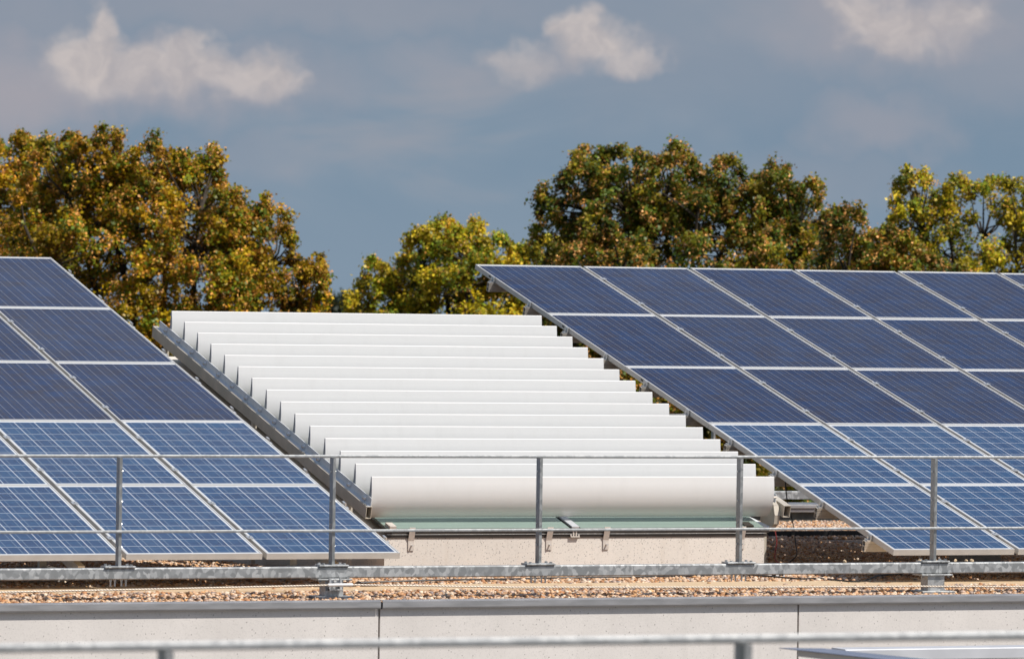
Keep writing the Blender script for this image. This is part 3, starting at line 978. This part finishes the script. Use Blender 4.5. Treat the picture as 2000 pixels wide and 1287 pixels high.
# rear railing seen under the right array
rb = empty('rear_railing', (2, 14.2, -0.3), 'galvanised rear railing beam glimpsed under the right solar array', 'railing')
MB().box(-14, 16, 14.05, 14.13, -0.230, -0.150, 0.006).build('base_beam', M['galv'], rb)
MB().box(-14, 16, 14.08, 14.10, 0.60, 0.62).build('top_rail', M['rail_bar'], rb)
for k in range(18):
    MB().box(-13 + 1.5 * k, -12.98 + 1.5 * k, 14.06, 14.12, -0.1495, 0.5995).build('post', M['galv_dark'], rb)
for k in range(6):
    MB().box(-13 + 4.5 * k, -12.88 + 4.5 * k, 14.05, 14.13, -0.2785, -0.2305).build('leg', M['galv'], rb)

# ------------------------------------------------------------------ nearer things at the bottom of the view
fg = empty('near_railing', (-12, -22.6, -0.1), 'out of focus galvanised railing closest to the viewer along the bottom', 'railing')
FY, FZ = -22.6, 0.979
MB().box(-17, -7, FY - .011, FY + .011, FZ - .011, FZ + .011, 0.006).build('top_rail', M['rail_bar'], fg)
MB().box(-17, -7, FY - .011, FY + .011, FZ - .52, FZ - .50, 0.006).build('middle_rail', M['rail_bar'], fg)
for k in range(-2, 4):
    xp = -13.175 + 1.507 * k
    MB().box(xp - .010, xp + .010, FY - .032, FY + .032, -0.10, FZ - .0115).build('post', M['galv_dark'], fg)

ns = empty('metal_sheet', (-7.2, -14.5, -1.8), 'blue grey metal sheet with beige edge on a post at lower right corner', 'metal sheet')
P1, P2, P3, P4 = (-7.320, -13.606), (-7.141, -13.668), (-6.88, -14.97), (-7.07, -15.05)
zt = 0.30
MB().add([(*P1, zt), (*P2, zt), (*P3, zt), (*P4, zt), (*P1, zt - .003), (*P2, zt - .003), (*P3, zt - .003), (*P4, zt - .003)],
         [(0, 3, 2, 1), (4, 5, 6, 7), (0, 1, 5, 4), (1, 2, 6, 5), (2, 3, 7, 6), (3, 0, 4, 7)]).build('sheet_top', M['sheet'], ns)
Q = [(-7.286, -13.72), (-7.146, -13.70), (-6.885, -14.965), (-7.067, -15.045)]
MB().add([(*q_, zt - .0035) for q_ in Q] + [(*q_, zt - .030) for q_ in Q],
         [(0, 3, 2, 1), (4, 5, 6, 7), (0, 1, 5, 4), (1, 2, 6, 5), (2, 3, 7, 6), (3, 0, 4, 7)]).build('sheet_edge', M['beige'], ns)
MB().box(-7.02, -6.96, -14.9, -14.84, -1.8, zt - .0305).build('sheet_post', M['galv_dark'], ns)

du = empty('roof_duct', (0, -5, -1.8), 'pale grey flat topped duct below the wall at lower right', 'duct')
MB().box(-2.80, 6, -5.0, -4.80, -0.416, -0.345, 0.006).build('duct_body', M['duct'], du)
for k in range(4):
    MB().box(-2.2 + 2.4 * k, -2.12 + 2.4 * k, -4.95, -4.87, -1.8, -0.4165).build('duct_leg', M['galv_dark'], du)


# ------------------------------------------------------------------ trees
def wpt(u_, h_, d_):
    return np.array([CAM.x, CAM.y, CAM.z]) + np.outer(u_, np.array(RH)) + np.outer(d_, np.array(FH)) + np.outer(h_, [0, 0, 1])


PALS = {
    'olive': (np.array([(0.20, 0.142, 0.004), (0.115, 0.125, 0.006), (0.27, 0.150, 0.005), (0.065, 0.095, 0.008), (0.31, 0.205, 0.008)]), np.array([(0.40, 0.185, 0.030), (0.56, 0.28, 0.075), (0.26, 0.10, 0.012)])),
    'brown': (np.array([(0.105, 0.108, 0.008), (0.060, 0.090, 0.010), (0.160, 0.125, 0.008), (0.04, 0.066, 0.010)]), np.array([(0.38, 0.18, 0.045), (0.56, 0.29, 0.10), (0.25, 0.10, 0.018)])),
    'yellow': (np.array([(0.26, 0.225, 0.008), (0.17, 0.19, 0.010), (0.36, 0.27, 0.010), (0.10, 0.14, 0.012), (0.42, 0.31, 0.02)]), np.array([(0.40, 0.23, 0.04), (0.33, 0.16, 0.03)])),
}


def tree(name, label, dist, outline, pal, keyf, hb=-4.2, depth=2.4, seed=1, nin=330, leaf=0.034, cat='tree', fill=1.0):
    g = np.random.default_rng(seed)
    o = np.array(outline, float)
    dv = o[1:-1, 1] - (o[:-2, 1] + o[2:, 1]) / 2
    o[1:-1, 1] += np.where(dv < 0, 0.75 * dv, 0.10 * dv)      # deeper notches between the leading branches
    u0, u1 = o[:, 0].min(), o[:, 0].max()
    uc, hw = (u0 + u1) / 2, (u1 - u0) / 2
    order = np.argsort(o[:, 0])

    def top(u_):
        return np.interp(u_, o[order, 0], o[order, 1])
    base = wpt([uc], [GZ - CAM.z], [dist])[0]
    root = empty(name, tuple(base), label, cat, 'trees behind the roof')
    # branch tips: along the outline first, then through the volume
    C = []
    for (a, b_) in zip(o[:-1], o[1:]):
        L = np.hypot(*(b_ - a))
        for t_ in np.arange(0, 1, 0.17 / max(L, .17)):
            p_ = a + (b_ - a) * t_
            rr_ = g.uniform(0.13, 0.25)
            C.append((p_[0], p_[1] - rr_ * g.uniform(.9, 1.7), g.normal(0, depth * .22), rr_))
        if g.random() < 0.38:                       # leading shoots that stand out of the outline
            t_ = g.random()
            p_ = a + (b_ - a) * t_
            for q_ in range(g.integers(2, 4)):
                C.append((p_[0] + g.normal(0, .04), p_[1] - .20 + .10 * q_, g.normal(0, .15), g.uniform(0.08, 0.13)))
    n_ = 0
    nin = int(nin * 2.15)
    while n_ < nin:
        u_ = g.uniform(u0 + .15, u1 - .15)
        tp = top(u_)
        r_ = g.uniform(0.24, 0.42)
        tp = min(tp, top(u_ - r_), top(u_ + r_))
        h_ = tp - r_ * 1.2 - (tp - hb) * g.random() ** 1.35
        if h_ < hb:
            continue
        low = np.clip((tp - h_) / 1.5, 0.25, 1)
        wd = depth * np.sqrt(max(0.05, 1 - ((u_ - uc) / (hw * 1.15)) ** 2)) * low
        d_ = g.uniform(-1, 0.75) * wd
        C.append((u_, h_, d_, r_))
        n_ += 1
    C = np.array(C)
    cen = np.array([uc, (top(uc) + hb) / 2, 0.0])
    P, N_, S, TI = [], [], [], []
    G, K = PALS[pal]
    for (u_, h_, d_, r_) in C:
        out = np.array([u_, h_, d_]) - cen
        out /= np.linalg.norm(out) + 1e-6
        ntw = g.integers(6, 10) if r_ > .14 else 3
        clump_t = g.uniform(0.50, 1.40)
        gi = g.integers(len(G))
        for _ in range(ntw):
            dr = g.normal(0, 1, 3)
            dr /= np.linalg.norm(dr)
            dr = dr + out * 0.55 + np.array([0, 0.35, 0])
            dr /= np.linalg.norm(dr)
            L = r_ * g.uniform(0.7, 1.15)
            nl = int(g.integers(26, 38) * fill)
            t_ = g.random(nl) ** 0.7
            q = np.array([u_, h_, d_]) + np.outer(t_ * L, dr) + g.normal(0, 0.048, (nl, 3))
            P.append(q)
            nn = g.normal(0, 0.75, (nl, 3)) + np.array([0, 0.8, -0.25]) + dr * .5
            N_.append(nn)
            is_k = g.random() < keyf
            kk = g.random(nl) < (0.62 if is_k else 0.10)
            tint = np.where(kk[:, None], K[g.integers(len(K), size=nl)], G[np.where(g.random(nl) < .6, gi, g.integers(len(G), size=nl))])
            TI.append(1.7 * tint * clump_t * g.uniform(0.75, 1.3, (nl, 1)))
            S.append(np.where(kk, leaf * 0.72, leaf) * g.uniform(0.65, 1.3, nl))
    P, N_, S, TI = np.concatenate(P), np.concatenate(N_), np.concatenate(S), np.concatenate(TI)
    N_ /= np.linalg.norm(N_, axis=1)[:, None]
    a = np.cross(N_, g.normal(0, 1, N_.shape))
    a /= np.linalg.norm(a, axis=1)[:, None]
    c = np.cross(N_, a)
    s1 = S[:, None]
    # a folded, three-pointed leaf of five corners
    q = np.stack([P - a * s1, P - a * s1 * .15 + c * s1 * .85 + N_ * s1 * .18, P + a * s1 * 1.05, P - a * s1 * .15 - c * s1 * .85 + N_ * s1 * .18], 1)
    Wd = wpt(q[..., 0].ravel(), q[..., 1].ravel(), dist + q[..., 2].ravel()) - base
    F = np.arange(len(P) * 4).reshape(-1, 4)
    big_mesh('crown', Wd, F, M['leaf'], np.repeat(TI, 4, 0), root)
    # trunk and limbs reaching into the clumps
    tm = MB()
    fork = np.array([uc, hb + 0.6, 0.0])

    def w3(p_):
        return Vector(wpt([p_[0]], [p_[1]], [dist + p_[2]])[0])
    tm.tube([w3((uc, GZ - CAM.z - .1, 0)), w3((uc + .05, (GZ - CAM.z) * .6 + hb * .4, 0.05)), w3(fork)], [0.30, 0.24, 0.20], 10)
    nl_ = 9
    limbs = []
    for k in range(nl_):
        uu = u0 + (u1 - u0) * (k + .5) / nl_
        tip = np.array([uu, top(uu) - g.uniform(0.5, 1.0), g.normal(0, depth * .3)])
        mid = fork * .45 + tip * .55 + g.normal(0, .18, 3)
        m1 = fork * .75 + tip * .25 + g.normal(0, .1, 3)
        tm.tube([w3(fork), w3(m1), w3(mid), w3(tip)], [0.13, 0.10, 0.062, 0.018], 7)
        for t_ in (0.35, 0.5, 0.62, 0.74, 0.86):
            limbs.append(mid * (1 - t_) + tip * t_ if t_ > .5 else m1 * (1 - t_) + mid * t_)
    limbs = np.array(limbs)
    for cc in C[::2]:
        j = np.argmin(np.linalg.norm(limbs - cc[:3] + np.array([0, .25, 0]), axis=1))
        if np.linalg.norm(limbs[j] - cc[:3]) < 2.2:
            md = (limbs[j] + cc[:3]) / 2 + g.normal(0, .06, 3)
            tm.tube([w3(limbs[j]), w3(md), w3(cc[:3])], [0.028, 0.017, 0.006], 5, False)
    tm.build('trunk', M['bark'], root, smooth=True)


T0 = [(-12.6, 0.4), (-12.2, 1.5), (-11.82, 2.03), (-11.27, 2.41), (-10.52, 2.68), (-9.96, 2.57), (-9.4, 2.63), (-9.03, 2.77), (-8.7, 2.64), (-8.55, 2.36), (-8.36, 1.99), (-8.0, 1.2)]
T1 = [(-8.6, 0.9), (-8.29, 1.95), (-7.99, 2.55), (-7.68, 2.6), (-7.33, 2.56), (-7.03, 2.6), (-6.85, 2.22), (-6.79, 2.6), (-6.67, 2.25), (-6.28, 2.52), (-5.79, 2.38), (-5.44, 2.32), (-5.14, 2.43), (-5.12, 2.04), (-5.02, 1.73), (-4.79, 1.82), (-4.75, 1.6), (-4.70, 1.38), (-4.6, 1.43), (-4.25, 1.48), (-3.95, 1.35), (-3.89, 1.04), (-3.83, 0.69), (-3.62, 0.43), (-3.35, 0.48), (-3.24, 0.26), (-3.30, 0.0), (-3.60, -0.27), (-3.85, -0.9)]
T2 = [(-3.18, -0.45), (-2.99, 0.16), (-2.72, 0.61), (-2.45, 0.61), (-2.15, 0.62), (-1.96, 1.07), (-1.82, 1.22), (-1.57, 1.32), (-1.37, 1.44), (-1.07, 1.33), (-0.73, 1.41), (-0.54, 1.09), (-0.28, 1.14), (-0.02, 0.85), (0.1, 0.6), (0.17, 0.95), (0.37, 0.97), (0.67, 1.07), (0.92, 0.86), (1.17, 0.47), (1.5, 0.0)]
T3 = [(0.45, 0.9), (0.51, 1.78), (0.75, 1.62), (0.88, 2.03), (1.04, 2.28), (1.23, 2.6), (1.33, 2.36), (1.58, 2.54), (1.92, 2.66), (2.23, 2.51), (2.36, 2.05), (2.61, 2.51), (2.97, 2.64), (3.16, 2.38), (3.42, 2.25), (3.61, 2.02), (3.66, 2.53), (3.98, 2.49), (4.22, 2.22), (4.54, 2.27), (4.81, 2.22), (4.96, 1.91), (5.09, 2.05), (5.36, 2.1), (5.42, 1.78), (5.6, 1.55), (5.93, 1.32), (6.1, 0.6)]
T4 = [(5.1, 0.5), (5.3, 1.15), (5.51, 1.5), (5.74, 1.46), (5.98, 1.29), (6.29, 1.17), (6.55, 1.08), (6.85, 0.83), (7.28, 0.67), (7.7, 0.3)]
T5 = [(6.7, 0.9), (7.03, 1.39), (7.2, 1.78), (7.25, 2.27), (7.49, 2.33), (7.73, 2.21), (8.02, 2.07), (8.18, 2.32), (8.4, 2.32), (8.74, 2.23), (8.97, 2.36), (9.26, 2.24), (9.69, 2.24), (10.17, 2.39), (10.74, 2.21), (11.42, 1.74), (11.8, 0.8)]
T6 = [(0.6, 0.0), (0.8, 0.55), (1.01, 0.8), (1.29, 0.96), (1.58, 1.01), (1.83, 0.85), (1.99, 0.56), (2.16, 0.24), (2.4, -0.4)]
tree('maple_tree', 'olive and orange maple tree cut off by the left edge of the photo', 98, T0, 'olive', .50, seed=11, nin=240)
tree('maple_tree', 'tall wide olive and rusty maple tree behind the left solar array', 92, T1, 'olive', .52, seed=12, nin=380)
tree('maple_tree', 'low yellow green tree in the middle, above the right end of the louvres', 104, T2, 'yellow', .2, seed=13, nin=300)
tree('maple_tree', 'tall dark green maple tree with tan seed clusters behind the right solar array', 96, T3, 'brown', .40, seed=14, nin=400)
tree('maple_tree', 'shorter russet maple between the tall dark maple and the yellow tree', 90, T4, 'brown', .65, seed=15, nin=170, depth=1.6)
tree('maple_tree', 'loose golden yellow tree at the right edge with sky showing through', 100, T5, 'yellow', .22, seed=16, nin=240, fill=.8)
tree('maple_tree', 'small pale brown tree crown in front of the tall dark maple', 86, T6, 'brown', .75, seed=17, nin=130, depth=1.2)


dt = empty('maple_tree', tuple(np.array([CAM.x, CAM.y, 0]) + 900 * np.array([0.3515, 0.9362, 0])), 'tiny dark tree far away in the gap between the olive and yellow green trees', 'tree')
g = np.random.default_rng(3)
base = np.array(dt.location)
c_ = g.normal(0, 1, (2500, 3)) * np.array([1.5, 1.5, 1.3]) + base + np.array([0, 0, -2.6])
nv = g.normal(0, .35, (2500, 4, 3))
Wd = (c_[:, None, :] + nv).reshape(-1, 3) - base
big_mesh('crown', Wd, np.arange(10000).reshape(-1, 4), M['leaf'], np.tile([[0.03, 0.045, 0.03]], (10000, 1)), dt)
MB().tube([base + np.array([0, 0, -30]), base + np.array([0, 0, -2])], [.35, .15], 8).build('trunk', M['bark'], dt)
